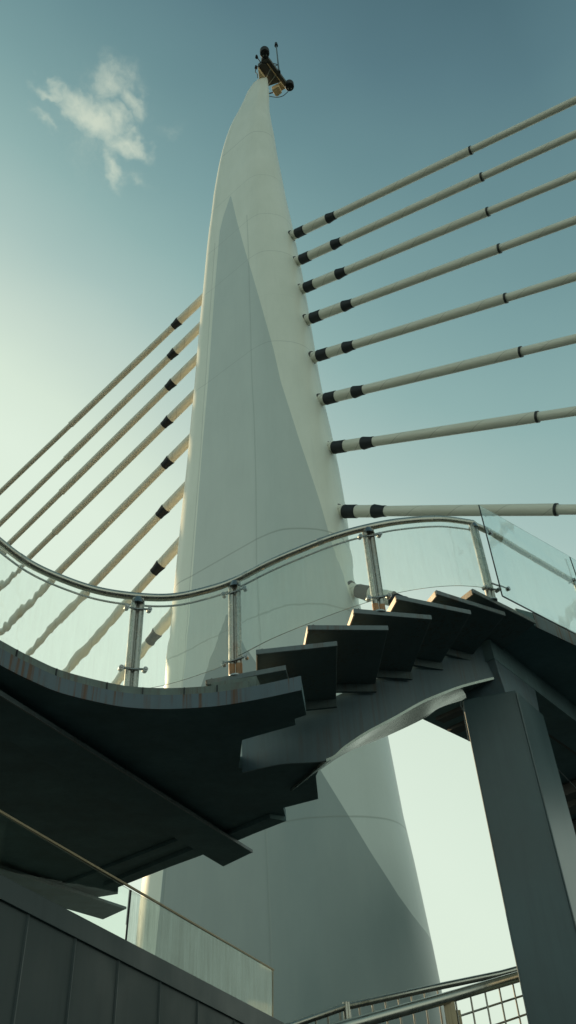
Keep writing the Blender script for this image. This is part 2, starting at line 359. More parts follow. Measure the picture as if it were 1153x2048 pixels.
# ------------------------------------------------------------------ stay cables
CN = (math.sin(math.radians(35)), math.cos(math.radians(35)), 0); CP = (0, 24.45, 0)
def cable(pts, label, group, left):
    """pts: where the cable meets the pylon, the far band, the sheath step and a point near the frame, all in the plane of the stays"""
    W = [onpl(px, py_, CP, CN) for px, py_ in pts[:4]]
    A0, B0 = W[0], W[-1]; dr = (B0 - A0).normalized(); rot = dr.to_track_quat('Z', 'Y')
    proj = lambda q: (q - A0).dot(dr)
    band, step, L = proj(W[1]), proj(W[2]), (B0 - A0).length + 16
    t = thing('stay_cable', A0, label, 'cable', group, rot)
    def seg(name, z0, z1, r0, r1, mat, n=20):
        ns_ = max(2, int((z1 - z0) / 1.2)); MB().tube([(0, 0, z0 + (z1 - z0) * i / ns_) for i in range(ns_ + 1)], [r0 + (r1 - r0) * i / ns_ for i in range(ns_ + 1)], n).build(name, mat, t, local=True).cycles.shadow_terminator_geometry_offset = .5
    r1, r2, r3 = .245, .20, .165
    seg('sheath', -2.2, band - .25, r1, r1, M['sheath'])
    seg('sheath', band + .22, step, r2, r2, M['sheath'])
    seg('sheath', step - .3, L, r3, r3, M['sheath'])
    def band_mb(z0, z1, a, b):
        k = [(z0, a), (z0 + .002, a * 1.06), (z0 + .04, a * 1.10), (z0 + .10, a * 1.06), (z1 - .16, b * 1.08 if b < a else a * 1.06), (z1 - .03, b * 1.09), (z1 - .002, b * 1.06), (z1, b)]
        return MB().tube([(0, 0, q[0]) for q in k], [q[1] for q in k], 24)
    band_mb(band - .30, band + .26, r1, r2).build('band', M['black'], t, local=True)
    MB().tube([(0, 0, step - .05), (0, 0, step + .03)], [r2 * 1.04, r2 * 1.04], 24).build('step_ring', M['dark_metal'] if not left else M['sheath'], t, local=True)
    if not left:
        band_mb(.12, .72, r1 * 1.03, r1).build('band', M['black'], t, local=True)
        MB().tube([(0, 0, -1.6), (0, 0, .13)], [r1 * 1.30, r1 * 1.05], 28).build('anchor_sleeve', M['sheath'], t, local=True)
        MB().tube([(0, 0, -.24), (0, 0, -.17)], [r1 * 1.30, r1 * 1.24], 28).build('anchor_rim', M['dark_metal'], t, local=True)
    return t
RC = [[(590, 469), (664, 434), (943, 297), (1153, 200)], [(599, 521), (675, 487), (965, 354), (1153, 268)], [(608, 577), (684, 547), (977, 423), (1153, 350)],
      [(620, 638), (697, 611), (1000, 497), (1153, 440)], [(633, 713), (700, 692), (1013, 595), (1153, 553)], [(648, 799), (719, 782), (1043, 703), (1153, 677)],
      [(664, 896), (738, 886), (1076, 834), (1153, 822)], [(685, 1023), (761, 1023), (1114, 1019), (1153, 1019)], [(712, 1181), (800, 1203), (1120, 1282), (1153, 1290)]]
ORD = ['topmost', 'second from the top', 'third from the top', 'fourth from the top', 'fifth from the top', 'sixth from the top', 'seventh from the top', 'eighth', 'lowest']
RL = ['topmost of the cream stay cables running right from the pylon', 'second cream stay cable from the top on the right side of the pylon', 'third cream stay cable from the top on the right side of the pylon',
      'fourth cream stay cable from the top on the right side of the pylon', 'fifth cream stay cable from the top on the right side of the pylon', 'sixth cream stay cable from the top on the right side of the pylon',
      'gently sloping cream stay cable directly above the nearly level one', 'nearly level cream stay cable passing just above the curved handrail', 'lowest right stay cable, seen through glass just above the dark stair treads']
for P_, l in zip(RC, RL): cable(P_, l, 'stay cables on the right of the pylon', False)
LC = [[(405, 598), (354, 652), (143, 850), (0, 985)], [(398, 657), (347, 714), (133, 915), (0, 1048)], [(391, 721), (343, 776), (124, 983), (15, 1091)],
      [(384, 795), (335, 849), (111, 1065), (60, 1114)], [(376, 884), (335, 928), (10, 1253), (3, 1260)], [(369, 978), (325, 1026), (99, 1260), (49, 1312)],
      [(357, 1090), (315, 1138), (100, 1377), (90, 1388)], [(345, 1228), (307, 1275), (150, 1465), (140, 1477)]]
LL = ['topmost of the stay cables on the left side of the pylon', 'second stay cable from the top on the left side of the pylon', 'third stay cable from the top on the left side of the pylon', 'fourth stay cable from the top on the left side of the pylon',
      'fifth stay cable from the top on the left, running down behind the curved glass', 'sixth stay cable from the top on the left, warmly lit above the handrail', 'second lowest left stay cable, its black band just above the curved handrail', 'lowest left stay cable, its black band seen through the curved glass']
for P_, l in zip(LC, LL): cable(P_, l, 'stay cables on the left of the pylon', True)

# ------------------------------------------------------------------ maintenance gantry on the pylon tip
GZ0 = TIPZ + .35
def gp(x, y, z=GZ0): return onz(480 + x / 8.236, 60 + y / 8.236, z)      # from an enlargement of the tip
gt = thing('rooftop_gantry', gp(500, 700), 'small dark maintenance gantry with cream boxes fixed on the tip of the pylon', 'gantry')
MB().prism([gp(*q) for q in ((300, 600), (352, 556), (420, 560), (560, 700), (668, 852), (640, 872), (474, 925), (430, 850))], GZ0, GZ0 + .45).build('floor_box', M['gantry_dark'], gt, bevel=.02)
MB().prism([gp(*q) for q in ((352, 540), (362, 496), (470, 472), (775, 885), (742, 948), (690, 890))], GZ0 + .1, GZ0 + .5).build('side_beam', M['gantry_dark'], gt, bevel=.02)
MB().bar(gp(450, 550, GZ0 + .02), gp(735, 935, GZ0 + .02), .05, .08).build('edge_strip', M['gantry'], gt)
MB().bar(gp(505, 640, GZ0 - .02), gp(395, 870, GZ0 - .02), .07, .12).build('rib', M['pylon'], gt)
MB().bar(gp(590, 745, GZ0 - .02), gp(470, 900, GZ0 - .02), .06, .12).build('rib', M['pylon'], gt)
MB().prism([gp(*q) for q in ((300, 605), (318, 612), (415, 745), (395, 800), (322, 795))], GZ0 - .6, GZ0 - .01).build('cream_box', M['gantry'], gt, bevel=.02)
MB().prism([gp(*q) for q in ((525, 935), (610, 885), (640, 880), (690, 980), (620, 1040), (585, 1035))], GZ0 - .6, GZ0 - .01).build('cream_box', M['gantry'], gt, bevel=.02)
MB().prism([gp(*q) for q in ((630, 872), (672, 852), (752, 945), (690, 985))], GZ0 - .2, GZ0 - .01).build('cream_box', M['gantry'], gt, bevel=.02)
for cx_, cy_, r in ((412, 392, .37), (822, 938, .36)):
    c0 = gp(cx_, cy_, GZ0 + .1)
    dm = MB().tube([c0, c0 + Vector((0, 0, .06)), c0 + Vector((0, 0, .5)), c0 + Vector((0, 0, .56))], [r * .9, r, r, r * .85], 28).build('drum', M['black'], gt)
    for s in (-1, 1):
        p0 = c0 + Vector((s * .13, .12, -.03)); MB().tube([p0, p0 + Vector((0, 0, .05))], .055, 12).build('bolt', M['pylon'], dm)
mb_ = gp(645, 690, GZ0 + .25); MB().tube([mb_, mb_ + Vector((0, 0, 2.)), mb_ + Vector((0, 0, 5.2))], [.085, .065, .05], 12).build('mast', M['steel_blue'], gt)
MB().tube([mb_ + Vector((0, 0, 5.0)), mb_ + Vector((0, 0, 5.5))], [.15, .11], 14).build('mast_head', M['black'], gt)
MB().tube([mb_ + Vector((0, 0, -.12)), mb_ + Vector((0, 0, .12))], .13, 14).build('mast_foot', M['black'], gt)
for a, b in (((520, 540), 1.3), ((575, 600), 1.35)):
    MB().tube([gp(*a, GZ0 + .5), mb_ + Vector((0, 0, b))], .035, 8).build('brace', M['dark_metal'], gt)
for q0, q1 in (((345, 535), (278, 440)), ((330, 580), (268, 612))):
    a0, a1 = gp(*q0, GZ0 + .3), gp(*q1, GZ0 + .4); MB().tube([a0, a1], .035, 8).build('lamp_arm', M['dark_metal'], gt)
    MB().tube([a1 + Vector((0, 0, -.14)), a1 + Vector((0, 0, .16))], [.12, .09], 12).build('lamp_head', M['black'], gt)
MB().tube(catmull([gp(268, 625, GZ0 + .2), gp(258, 690, GZ0), gp(290, 730, GZ0 - .3), gp(292, 790, GZ0 - .5)], 6), .03, 8).build('cable_loop', M['dark_metal'], gt)
MB().tube(catmull([gp(475, 1088, GZ0 - .6), gp(560, 1104, GZ0 - .5), gp(640, 1106, GZ0 - .3), gp(720, 1080, GZ0 - .1), gp(800, 1010, GZ0 + .1)], 6), .028, 8).build('cable_loop', M['dark_metal'], gt)
MB().tube([gp(470, 1050, GZ0 - .6), gp(545, 1030, GZ0 - .4)], .05, 8).build('hook', M['dark_metal'], gt)

# ------------------------------------------------------------------ lower landing
ZT, ZS = 3.17, 3.02
near = [(-3.35, 3.6), (-3.05, 4.9)] + [tuple(onz(px, py_, ZS)[:2]) for px, py_ in ((0, 1330), (60, 1360), (120, 1385), (200, 1405), (260, 1415), (330, 1418), (400, 1415), (450, 1410), (520, 1398), (604, 1380))]
nearc = [tuple(v[:2]) for v in catmull([(x, y, 0) for x, y in near], 6)]
xy = lambda px, py_, z: tuple(onz(px, py_, z)[:2])
ld = thing('landing', (-2, 9, ZS), 'dark curved stair landing with a rust streaked grey edge, seen from below', 'landing')
deck = nearc + [xy(613, 1430, ZS), xy(590, 1438, ZS), xy(592, 1450, ZS), xy(485, 1480, ZS), (-.80, 9.02), (.22, 8.98), xy(632, 1553, ZS), xy(637, 1598, ZS), xy(567, 1616, ZS), xy(573, 1640, ZS), xy(474, 1682, ZS), xy(400, 1712, ZS), xy(255, 1765, ZS), xy(236, 1772, ZS), xy(236, 1788, ZS), (-7.5, 17.5), (-9, 9), (-5.5, 3.0)]
MB().prism(deck, ZS, ZT - .01).build('deck_slab', M['soffit'], ld)
MB().wall(nearc, [ZS - .004] * len(nearc), [ZT - .004] * len(nearc), .02).build('fascia_plate', M['fascia'], ld, ang=25)
inset = []
for i, (x, y) in enumerate(nearc[:-8]):
    a = Vector(nearc[max(i - 1, 0)]); b = Vector(nearc[min(i + 1, len(nearc) - 1)]); d_ = (b - a).normalized(); n_ = Vector((-d_.y, d_.x)) * .05
    inset.append((x + n_.x, y + n_.y))
MB().wall(inset, [ZT - .01] * len(inset), [ZT + .085] * len(inset), .06).build('kerb_strip', M['curb'], ld, ang=25)
for a in (3, 14, 23, 31, 38, 45, 52):
    if a < len(inset) - 1:
        p_, q_ = Vector(inset[a] + (ZT + .038,)), Vector(inset[a + 1] + (ZT + .038,)); d_ = (q_ - p_).normalized(); n_ = Vector((d_.y, -d_.x, 0)) * .034
        MB().bar(p_ + n_, p_ + n_ + d_ * .012, .012, .09).build('kerb_joint', M['black'], ld)
# beams under the landing: web plus a wide bottom flange
ZB = 2.91
def ibeam(poly, name='beam'):
    b = MB().prism(poly, ZB, ZB + .035).build(name, M['soffit'], ld)
    c0 = [(Vector(poly[0]) + Vector(poly[3])) / 2, (Vector(poly[1]) + Vector(poly[2])) / 2]
    d_ = (c0[1] - c0[0]).normalized()
    MB().bar((*(c0[0]), (ZB + ZS) / 2 + .015), (*(c0[1] - d_ * .12), (ZB + ZS) / 2 + .015), .34, ZS - ZB - .035).build('web', M['soffit'], b)
    MB().bar((*(Vector(poly[0])), ZB + .0175), (*(Vector(poly[1])), ZB + .0175), .02, .045).build('flange_edge', M['nosing'], b)
A0 = Vector(xy(0, 1390, ZB)); A1 = Vector(xy(505, 1705, ZB)); B1 = Vector(xy(447, 1733, ZB)); dA = (A1 - A0).normalized()
B0 = Vector(xy(0, 1470, ZB)); dB = (B1 - B0).normalized()
ibeam([tuple(A0 - dA * 3), tuple(A1), tuple(B1), tuple(B0 - dB * 3)])
C1 = Vector(xy(252, 1818, ZB)); D1 = Vector(xy(206, 1839, ZB))
ibeam([tuple(C1 - dA * 9), tuple(C1), tuple(D1), tuple(D1 - dA * 9)])
def strip(p, q, wd, z0, z1, mat, name):
    p, q = Vector(p), Vector(q); d_ = (q - p).normalized(); n_ = Vector((d_.y, -d_.x)) * wd
    if n_.y > 0: n_ = -n_
    MB().prism([tuple(p), tuple(q), tuple(q + n_), tuple(p + n_)], z0, z1).build(name, mat, ld)
strip(xy(573, 1642, 2.95), xy(236, 1775, 2.95), .30, 2.95, 3.015, M['soffit'], 'edge_beam')
strip(xy(420, 1668, 2.97), xy(100, 1790, 2.97), .22, 2.96, 3.012, M['soffit'], 'cross_beam')
# small block between landing edge and first tread
MB().hexa([(-.92, 7.24, ZT + .0), (-.44, 7.14, ZT), (-.40, 7.5, ZT), (-.92, 7.6, ZT)], [(-.92, 7.24, 3.335), (-.44, 7.14, 3.335), (-.40, 7.5, 3.335), (-.92, 7.6, 3.335)]).build('step_block', M['curb'], ld)

# ------------------------------------------------------------------ curved staircase
st = thing('curved_staircase', (.6, 8.2, GZ), 'dark steel curved staircase climbing to the right in front of the pylon', 'staircase')
TR = [((415, 1362), (572, 1333), (-.06, 8.2)), ((515, 1302), (674, 1285), (.44, 8.66)), ((617, 1253), (775, 1254), (.95, 8.75)), ((708, 1220), (861, 1233), (1.44, 8.90)),
      ((793, 1193), (939, 1223), (1.89, 9.12)), ((872, 1183), (1007, 1226), (2.38, 9.36)), ((944, 1180), (1068, 1242), (2.85, 9.75))]
for k, (a, b, c) in enumerate(TR):
    z = 3.5 + .2 * k; a = onz(*a, z); b = onz(*b, z); c = Vector((*c, z)); d_ = a + (c - b) - (b - a).normalized() * .10
    if k == 0: d_ = Vector((-.75, 8.3, z))
    q = [(v.x, v.y) for v in (a, b, c, d_)]
    t_ = MB().prism(q, z - .05, z).build('tread', M['tread'], st, bevel=.006)
    e = (b - a).normalized(); n_ = Vector((e.y, -e.x, 0)) * .012
    MB().bar(a + n_ - e * .012 - Vector((0, 0, .022)), b + n_ + e * .004 - Vector((0, 0, .022)), .022, .058).build('nosing', M['nosing'], t_, bevel=.004)
    MB().bar(a - e * .004 - n_ * .1 + Vector((0, 0, -.028)), a - e * .004 - n_ * .1 + e * .07 + Vector((0, 0, .006)), .03, .03).build('end_clip', M['dark_metal'], t_)
    f0, f1 = c, d_; ff = (f1 - f0).normalized()
    MB().bar(f0 - Vector((0, 0, .10)) - (c - b).normalized() * .03, f1 - Vector((0, 0, .10)) - (c - b).normalized() * .03, .05, .10).build('bracket', M['tread'], t_)
    s0 = a - e * .006 ; s1 = d_ - e * .006
    MB().bar(s0 - Vector((0, 0, .034)), s1 - Vector((0, 0, .034)), .016, .074).build('side_plate', M['side_plate'], t_)
# girder carrying the treads
OUT = [(485, 1545, 9.00), (563, 1528, 8.86), (653, 1521, 8.76), (690, 1495, 8.75), (732, 1467, 8.76), (790, 1436, 8.84), (845, 1405, 8.98), (890, 1386, 9.08), (929, 1372, 9.20), (988, 1357, 9.38)]
ob = catmull([ony(px, py_, y) for px, py_, y in OUT], 5)
topz = np.interp
tx = [-.8, .26, .44, .95, 1.44, 1.89, 2.38, 2.7]; tz = [3.52, 3.62, 3.74, 3.95, 4.15, 4.35, 4.53, 4.69]
ot = [Vector((v.x, v.y, float(np.interp(v.x, tx, tz)))) for v in ob]
vs = []; fs = []
for p_, q_ in zip(ob, ot): vs += [p_, q_, q_ + Vector((0, .03, 0)), p_ + Vector((0, .03, 0))]
for i in range(len(ob) - 1):
    for k in range(4): fs.append((4 * i + k, 4 * i + (k + 1) % 4, 4 * i + 4 + (k + 1) % 4, 4 * i + 4 + k))
fs += [(0, 1, 2, 3), tuple(4 * (len(ob) - 1) + k for k in (0, 1, 2, 3))]
gd = MB().add(vs, fs).build('girder', M['steel_blue'], st)
IN = [(582, 1583), (640, 1540), (698, 1503), (771, 1473), (845, 1438), (880, 1415), (925, 1400)]
KEY = [10, 15, 20, 25, 30, 40, 45]           # where on the face's lower edge each inner point belongs
i2 = [onz(*q, ob[k].z + .02) for q, k in zip(IN, KEY)]; i2f = catmull(i2, 10)
o2c = ob[10:46]; i2c = []
for k in range(10, 46):
    t_ = float(np.interp(k, KEY, range(7))) * 10; a_ = min(int(t_), len(i2f) - 2); i2c.append(i2f[a_].lerp(i2f[a_ + 1], t_ - a_))
o2c = [v + Vector((0, -.012, -.012)) for v in o2c]
vs = []; fs = []
for p_, q_ in zip(o2c, i2c): vs += [p_ - Vector((0, 0, .004)), q_ - Vector((0, 0, .004)), q_ + Vector((0, 0, .03)), p_ + Vector((0, 0, .03))]
for i in range(len(o2c) - 1):
    for k in range(4): fs.append((4 * i + k, 4 * i + (k + 1) % 4, 4 * i + 4 + (k + 1) % 4, 4 * i + 4 + k))
fs += [(0, 1, 2, 3), tuple(4 * (len(o2c) - 1) + k for k in (0, 1, 2, 3))]
MB().add(vs, fs).build('bottom_plate', M['girder_bottom'], gd)
vs = []; fs = []
for q_, p_ in zip(i2c, o2c):
    zt_ = float(np.interp(p_.x, tx, tz)); vs += [q_, Vector((q_.x, q_.y, zt_)), Vector((q_.x + .01, q_.y - .03, zt_)), q_ + Vector((.01, -.03, 0))]
for i in range(len(o2c) - 1):
    for k in range(4): fs.append((4 * i + k, 4 * i + (k + 1) % 4, 4 * i + 4 + (k + 1) % 4, 4 * i + 4 + k))
MB().add(vs, fs).build('inner_plate', M['steel_blue'], gd)

# ------------------------------------------------------------------ upper landing and its column
UZ = 4.70
ul = thing('upper_landing', (4, 11, UZ), 'dark underside of the upper landing at the right, resting on the box column', 'landing')
un = [xy(1072, 1251, UZ), xy(1110, 1269, UZ), xy(1153, 1289, UZ), xy(1260, 1345, UZ)]
up_poly = un + [(9.5, 13), (11, 24), xy(1153, 1700, UZ), xy(1045, 1650, UZ), xy(1005, 1514, UZ), xy(938, 1482, UZ), xy(845, 1438, UZ), (1.75, 11.75), (2.2, 10.1), (2.9, 9.7), (3.0, 8.9)]
MB().prism(up_poly, UZ, UZ + .2).build('deck_slab', M['soffit'], ul)
MB().wall(un, [UZ - .03] * 4, [UZ + .2] * 4, .02).build('fascia_plate', M['fascia'], ul)
for (a, b, wd) in (((905, 1462), (1000, 1420), .25), ((880, 1440), (960, 1405), .2)):
    p_, q_ = onz(*a, UZ - .032), onz(*b, UZ - .032); MB().bar(p_, q_, wd, .06).build('cross_beam', M['soffit_brown'], ul)
for (a, b, wd, mt) in (((1100, 1455), (1190, 1520), .16, 'soffit_brown'), ((1105, 1628), (1190, 1590), .5, 'gantry_dark'), ((1105, 1670), (1200, 1640), .5, 'soffit_brown'), ((1095, 1600), (1200, 1560), .4, 'soffit_brown')):
    p_, q_ = onz(*a, UZ - .15), onz(*b, UZ - .15); MB().bar(p_, q_, wd, .22).build('cross_beam', M[mt], ul)
# cap beam on the column
K0 = Vector(xy(1012, 1386, 3.90)); K1 = Vector(xy(1082, 1436, 3.90)); dK = (K1 - K0).normalized(); nK = Vector((-dK.y, dK.x)) * .55
MB().hexa([(*K0, 3.90), (*K1, 3.90), (*(K1 + nK), 3.90), (*(K0 + nK), 3.90)], [(*(K0 - dK * .10), 4.36), (*(K1 + dK * .1), 4.36), (*(K1 + nK + dK * .1), 4.36), (*(K0 + nK - dK * .1), 4.36)]).build('cap_beam', M['steel_blue'], ul, bevel=.008)
q0, q1 = K0 - dK * .12, K1 + dK * 4
MB().hexa([(*(q0), 4.36), (*(q1), 4.36), (*(q1 + nK), 4.36), (*(q0 + nK), 4.36)], [(*(q0), UZ - .002), (*(q1), UZ - .002), (*(q1 + nK), UZ - .002), (*(q0 + nK), UZ - .002)]).build('cap_web', M['soffit'], ul)
cl = thing('support_column', (2.8, 9.8, GZ), 'large dark square box column holding up the upper landing at the right', 'column')
ca, cb, cc_ = Vector(xy(925, 1400, 3.9)), Vector(xy(1031, 1380, 3.9)), Vector(xy(1087, 1430, 3.9)); cd = ca + (cc_ - cb)
MB().prism([tuple(ca), tuple(cb), tuple(cc_), tuple(cd)], GZ, 3.9).build('shaft', M['column'], cl, bevel=.012)
n0 = (cb - ca).normalized()
for P0 in (ca, cb):
    MB().bar((*(P0 + Vector((0, -.012))), GZ), (*(P0 + Vector((0, -.012))), 3.86), .012, .02).build('edge_weld', M['nosing'], cl)
wr = MB().tube(catmull([onz(921, 1402, 3.86), ony(922, 1412, ca.y - .05), ony(927, 1421, ca.y - .08), ony(930, 1440, ca.y - .05), ony(938, 1482, ca.y - .04)], 5), .008, 6).build('wire', M['nosing'])
tag(wr, 'thin loose wire hanging beside the top of the box column', 'wire')
w2 = MB().tube([onz(1098, 1520, 4.4), onz(1153, 1577, 4.4), onz(1180, 1604, 4.4)], .012, 6).build('wire', M['nosing'])
tag(w2, 'thin pale wire crossing the dark underside right of the column', 'wire')

# ------------------------------------------------------------------ curved balustrade
bl_ = thing('curved_balustrade', (-.6, 7.1, 3.3), 'curved stainless steel handrail with round posts and clear glass panels along the stair', 'balustrade')
RAIL = [((-150, 930), 4.37), ((-70, 1022), 4.37), ((0, 1085), 4.38), ((60, 1128), 4.38), ((130, 1160), 4.39), ((200, 1182), 4.40), ((277, 1193), 4.43), ((345, 1194), 4.48), ((410, 1181), 4.59), ((470, 1161), 4.74), ((540, 1126), 4.86), ((600, 1100), 4.98), ((670, 1073), 5.14), ((735, 1055), 5.30), ((800, 1043), 5.50), ((880, 1038), 5.75), ((945, 1046), 5.94)]
rp_ = [onz(*p_, z) for p_, z in RAIL]; rc = catmull(rp_, 8)
MB().tube(rc + [rc[-1] + Vector((.06, .07, .0))], .045, 20).build('handrail', M['rail'], bl_)
MB().tube([v - Vector((0, -.06, .085)) for v in rc], .012, 10).build('under_rail', M['clamp'], bl_)
for i in (21, 74, 92):
    v0, v1 = rc[i], rc[i] + (rc[i + 1] - rc[i]).normalized() * .07; MB().tube([v0, v1], .0475, 20).build('rail_joint', M['post'], bl_)
def at_path(px):                            # index on the rail curve that stands at this place along the stair
    best = min(range(len(rc)), key=lambda i: abs((CX + FPX * (R3.T @ np.array(rc[i]))[0] / -(R3.T @ np.array(rc[i]))[2]) - px)); return best
def post(i, zb, heights=(.24, .92)):
    top = rc[i]; d_ = (rc[min(i + 1, len(rc) - 1)] - rc[max(i - 1, 0)]); d_.z = 0; d_.normalize(); n_ = Vector((d_.y, -d_.x, 0))
    if n_.y > 0: n_ = -n_
    pt = MB()
    for s in (-1, 1):
        b0 = Vector((top.x, top.y, 0)) + d_ * (.040 * s)
        pt.tube([b0 + Vector((0, 0, zb)), b0 + Vector((0, 0, top.z - .03))], .036, 18)
    pt.bar(Vector((top.x, top.y, zb)), Vector((top.x, top.y, top.z - .05)), .02, .012)
    o = pt.build('post', M['post'], bl_)
    MB().tube([Vector((top.x, top.y, top.z - .10)), Vector((top.x, top.y, top.z - .02))], [.078, .050], 18).build('post_cap', M['clamp'], o)
    MB().tube([Vector((top.x, top.y, zb - .002)), Vector((top.x, top.y, zb + .014))], .072, 20).build('base_plate', M['clamp'], o)
    for hgt in heights:
        zc = zb + hgt * (top.z - zb) / 1.09
        m_ = MB(); c_ = Vector((top.x, top.y, zc)) + n_ * .038
        sl = (rc[min(i + 1, len(rc) - 1)] - rc[max(i - 1, 0)]); sl = sl.z / max(.001, math.hypot(sl.x, sl.y)) * .6
        for s in (-1, 1):
            e_ = c_ + d_ * (.128 * s) + Vector((0, 0, .128 * s * sl)) + n_ * .01
            m_.tube([c_, e_], .0125, 10); m_.tube([e_ - n_ * .045, e_ + n_ * .022], .027, 18); m_.tube([e_ + n_ * .022, e_ + n_ * .03], [.017, .012], 12)
        m_.build('clamp', M['clamp'], o)
    return o
I1, I2, I3, I4 = at_path(277), at_path(471), at_path(735), at_path(945)
post(I1, ZT + .09); q2 = post(I2, 3.5, (.16, .93)); q3 = post(I3, 4.1, (.17, .95)); post(I4, 4.70, (.14,))
for q_, i_, z_, h_ in ((q2, I2, 3.5, .15), (q3, I3, 4.1, .11)):
    d_ = rc[i_ + 1] - rc[i_ - 1]; d_.z = 0; d_.normalize(); m_ = MB()
    for s in (-1, 1):
        b0 = Vector((rc[i_].x, rc[i_].y, 0)) + d_ * (.040 * s); m_.tube([b0 + Vector((0, 0, z_)), b0 + Vector((0, 0, z_ + h_))], .0372, 18)
    m_.build('rusty_sleeve', M['rust'], q_)
I0 = 3; post(I0, ZT + .09)
def panel(i0, i1, zb0, zb1, gap=.085, off=.055, e0=.05, e1=.05, bow=0):
    seg = rc[i0:i1 + 1]; L_ = [0]
    for a, b in zip(seg, seg[1:]): L_.append(L_[-1] + (b - a).length)
    T = L_[-1]; path = []; zb = []; zt = []
    n = 24
    for k in range(n + 1):
        s = e0 + (T - e0 - e1) * k / n
        j = max(0, min(len(L_) - 2, next((q for q in range(len(L_) - 1) if L_[q + 1] >= s), len(L_) - 2)))
        u = (s - L_[j]) / max(1e-6, L_[j + 1] - L_[j]); p_ = seg[j].lerp(seg[j + 1], u); d_ = (seg[j + 1] - seg[j]); d_.z = 0; d_.normalize(); n_ = Vector((d_.y, -d_.x, 0))
        if n_.y > 0: n_ = -n_
        p2 = p_ + n_ * off; path.append((p2.x, p2.y)); zt.append(p_.z - gap); f = k / n
        zb.append(zb0 + (zb1 - zb0) * f + bow * 4 * f * (1 - f))
    return MB().wall(path, zb, zt, .014).build('glass_panel', M['glass'], bl_, ang=25)
panel(I0, I1, ZT + .09, ZT + .09); panel(I1, I2, ZT + .11, 3.66, bow=-.03); panel(I2, I3, 3.72, 4.24, bow=-.03); panel(I3, I4, 4.29, 4.85, bow=.045, e1=.0)

# upper balustrade on the landing at the right
ub = thing('upper_balustrade', (3.4, 9, 4.9), 'straight stainless handrail with tilted clear glass sheets along the upper landing', 'balustrade')
r0 = rc[-1] + Vector((.06, .07, 0)); U = [r0, onz(975, 1062, 5.95), onz(1030, 1096, 5.97), onz(1090, 1131, 5.99), onz(1153, 1168, 6.0), onz(1300, 1258, 6.0)]
MB().tube(U, .045, 18).build('handrail', M['rail'], ub)
up4 = onz(1153, 1166, 6.0)
p_ = MB()
for s in (-1, 1): p_.tube([Vector((up4.x + .03 * s, up4.y, 4.9)), Vector((up4.x + .03 * s, up4.y, up4.z))], .028, 14)
p_.build('post', M['post'], ub)
def sheet(pxs, D, name='glass_panel'):
    v = [D(*q) for q in pxs]; n_ = (v[1] - v[0]).cross(v[3] - v[0]).normalized() * .007
    o = MB().hexa([q - n_ for q in v], [q + n_ for q in v]).build(name, M['glass_side'], ub)
    for a, b in ((0, 1), (1, 2)):
        MB().bar(v[a], v[b], .010, .016).build('glass_edge', M['black'], o)
    return o
la = Vector((2.52, 7.84, 0)); lb = Vector((4.15, 9.70, 0)); nn = (lb - la).cross(Vector((0, 0, 1)))
DP = lambda px, py_: onpl(px, py_, tuple(la), tuple(nn))
sheet([(958, 1010), (1005, 1192), (1200, 1293), (1139, 1113)], DP)
sheet([(1140, 1114), (1203, 1296), (1400, 1400), (1340, 1225)], lambda a, b: onpl(a, b, tuple(la + Vector((.03, -.03, 0))), tuple(nn)))
for c1, c2 in (((984, 1164), (1016, 1178)), ((972, 1052), (980, 1066)), ((1140, 1166), (1148, 1160))):
    a_, b_ = DP(*c1), DP(*c2); nm = nn.normalized() * (-1 if nn.y > 0 else 1); m_ = MB(); m_.tube([a_ - nm * .02, b_], .011, 10); m_.tube([b_ - nm * .03, b_ + nm * .025], .027, 16); m_.build('clamp', M['clamp'], ub)

# ------------------------------------------------------------------ parapet wall of the ramp, bottom left
PA, PN = (-2.8, 7.19, 0), (.944, -.33, 0)
PP = lambda px, py_, off=0.: onpl(px, py_, (PA[0] + PN[0] * off, PA[1] + PN[1] * off, 0), PN)
pw = thing('ramp_wall', PP(200, 1900), 'grey metal clad ramp wall with upright seams at the bottom left', 'wall')
def vplate(pts, th, name, mat, parent, bevel=0):
    v = [Vector(q) for q in pts]; n_ = Vector(PN) * th; return MB().hexa(v, [q - n_ for q in v]).build(name, mat, parent, bevel=bevel)
lo = lambda px, z=GZ: None
TOPL = [(-60, 1766), (57, 1827), (151, 1874), (237, 1920), (320, 1962), (395, 2001), (468, 2038), (560, 2085), (640, 2125)]
tp = [PP(*q) for q in TOPL]
for a, b in zip(tp, tp[1:]):
    g_ = (b - a).normalized() * .006
    vplate([a + g_, b - g_, Vector((b.x, b.y, GZ)) - g_, Vector((a.x, a.y, GZ)) + g_], .06, 'cladding_panel', M['clad'], pw)
    MB().bar(Vector((b.x, b.y, GZ)), b, .030, .024).build('seam_rib', M['clad_band'], pw)
bt = [PP(-60, 1716, .03), PP(0, 1749, .03), PP(151, 1824, .03), PP(252, 1880, .03), PP(546, 2035, .03), PP(640, 2083, .03)]
bb = [PP(-60, 1766, .03), PP(0, 1798, .03), PP(151, 1874, .03), PP(237, 1920, .03), PP(468, 2038, .03), PP(640, 2125, .03)]
vplate([bt[0], bt[-1], bb[-1], bb[0]], .16, 'cap_band', M['clad_band'], pw, bevel=.004)
pg = thing('parapet_glass', PP(400, 1950), 'dusty glass parapet with a thin top rail above the clad ramp wall', 'balustrade')
def gpan(a, b, c, d_, mt='glass_dirty'):
    v = [PP(*q, -.04) for q in (a, b, c, d_)]; n_ = Vector(PN) * .012
    o = MB().hexa(v, [q - n_ for q in v]).build('glass_panel', M[mt], pg); return v
gpan((-60, 1590), (260, 1779), (250, 1882), (-60, 1722), 'glass_left'); v2 = gpan((264, 1781), (546, 1939), (546, 2037), (254, 1884))
MB().bar(PP(-60, 1588, -.04), PP(548, 1940, -.04), .022, .020).build('top_rail', M['brass'], pg)
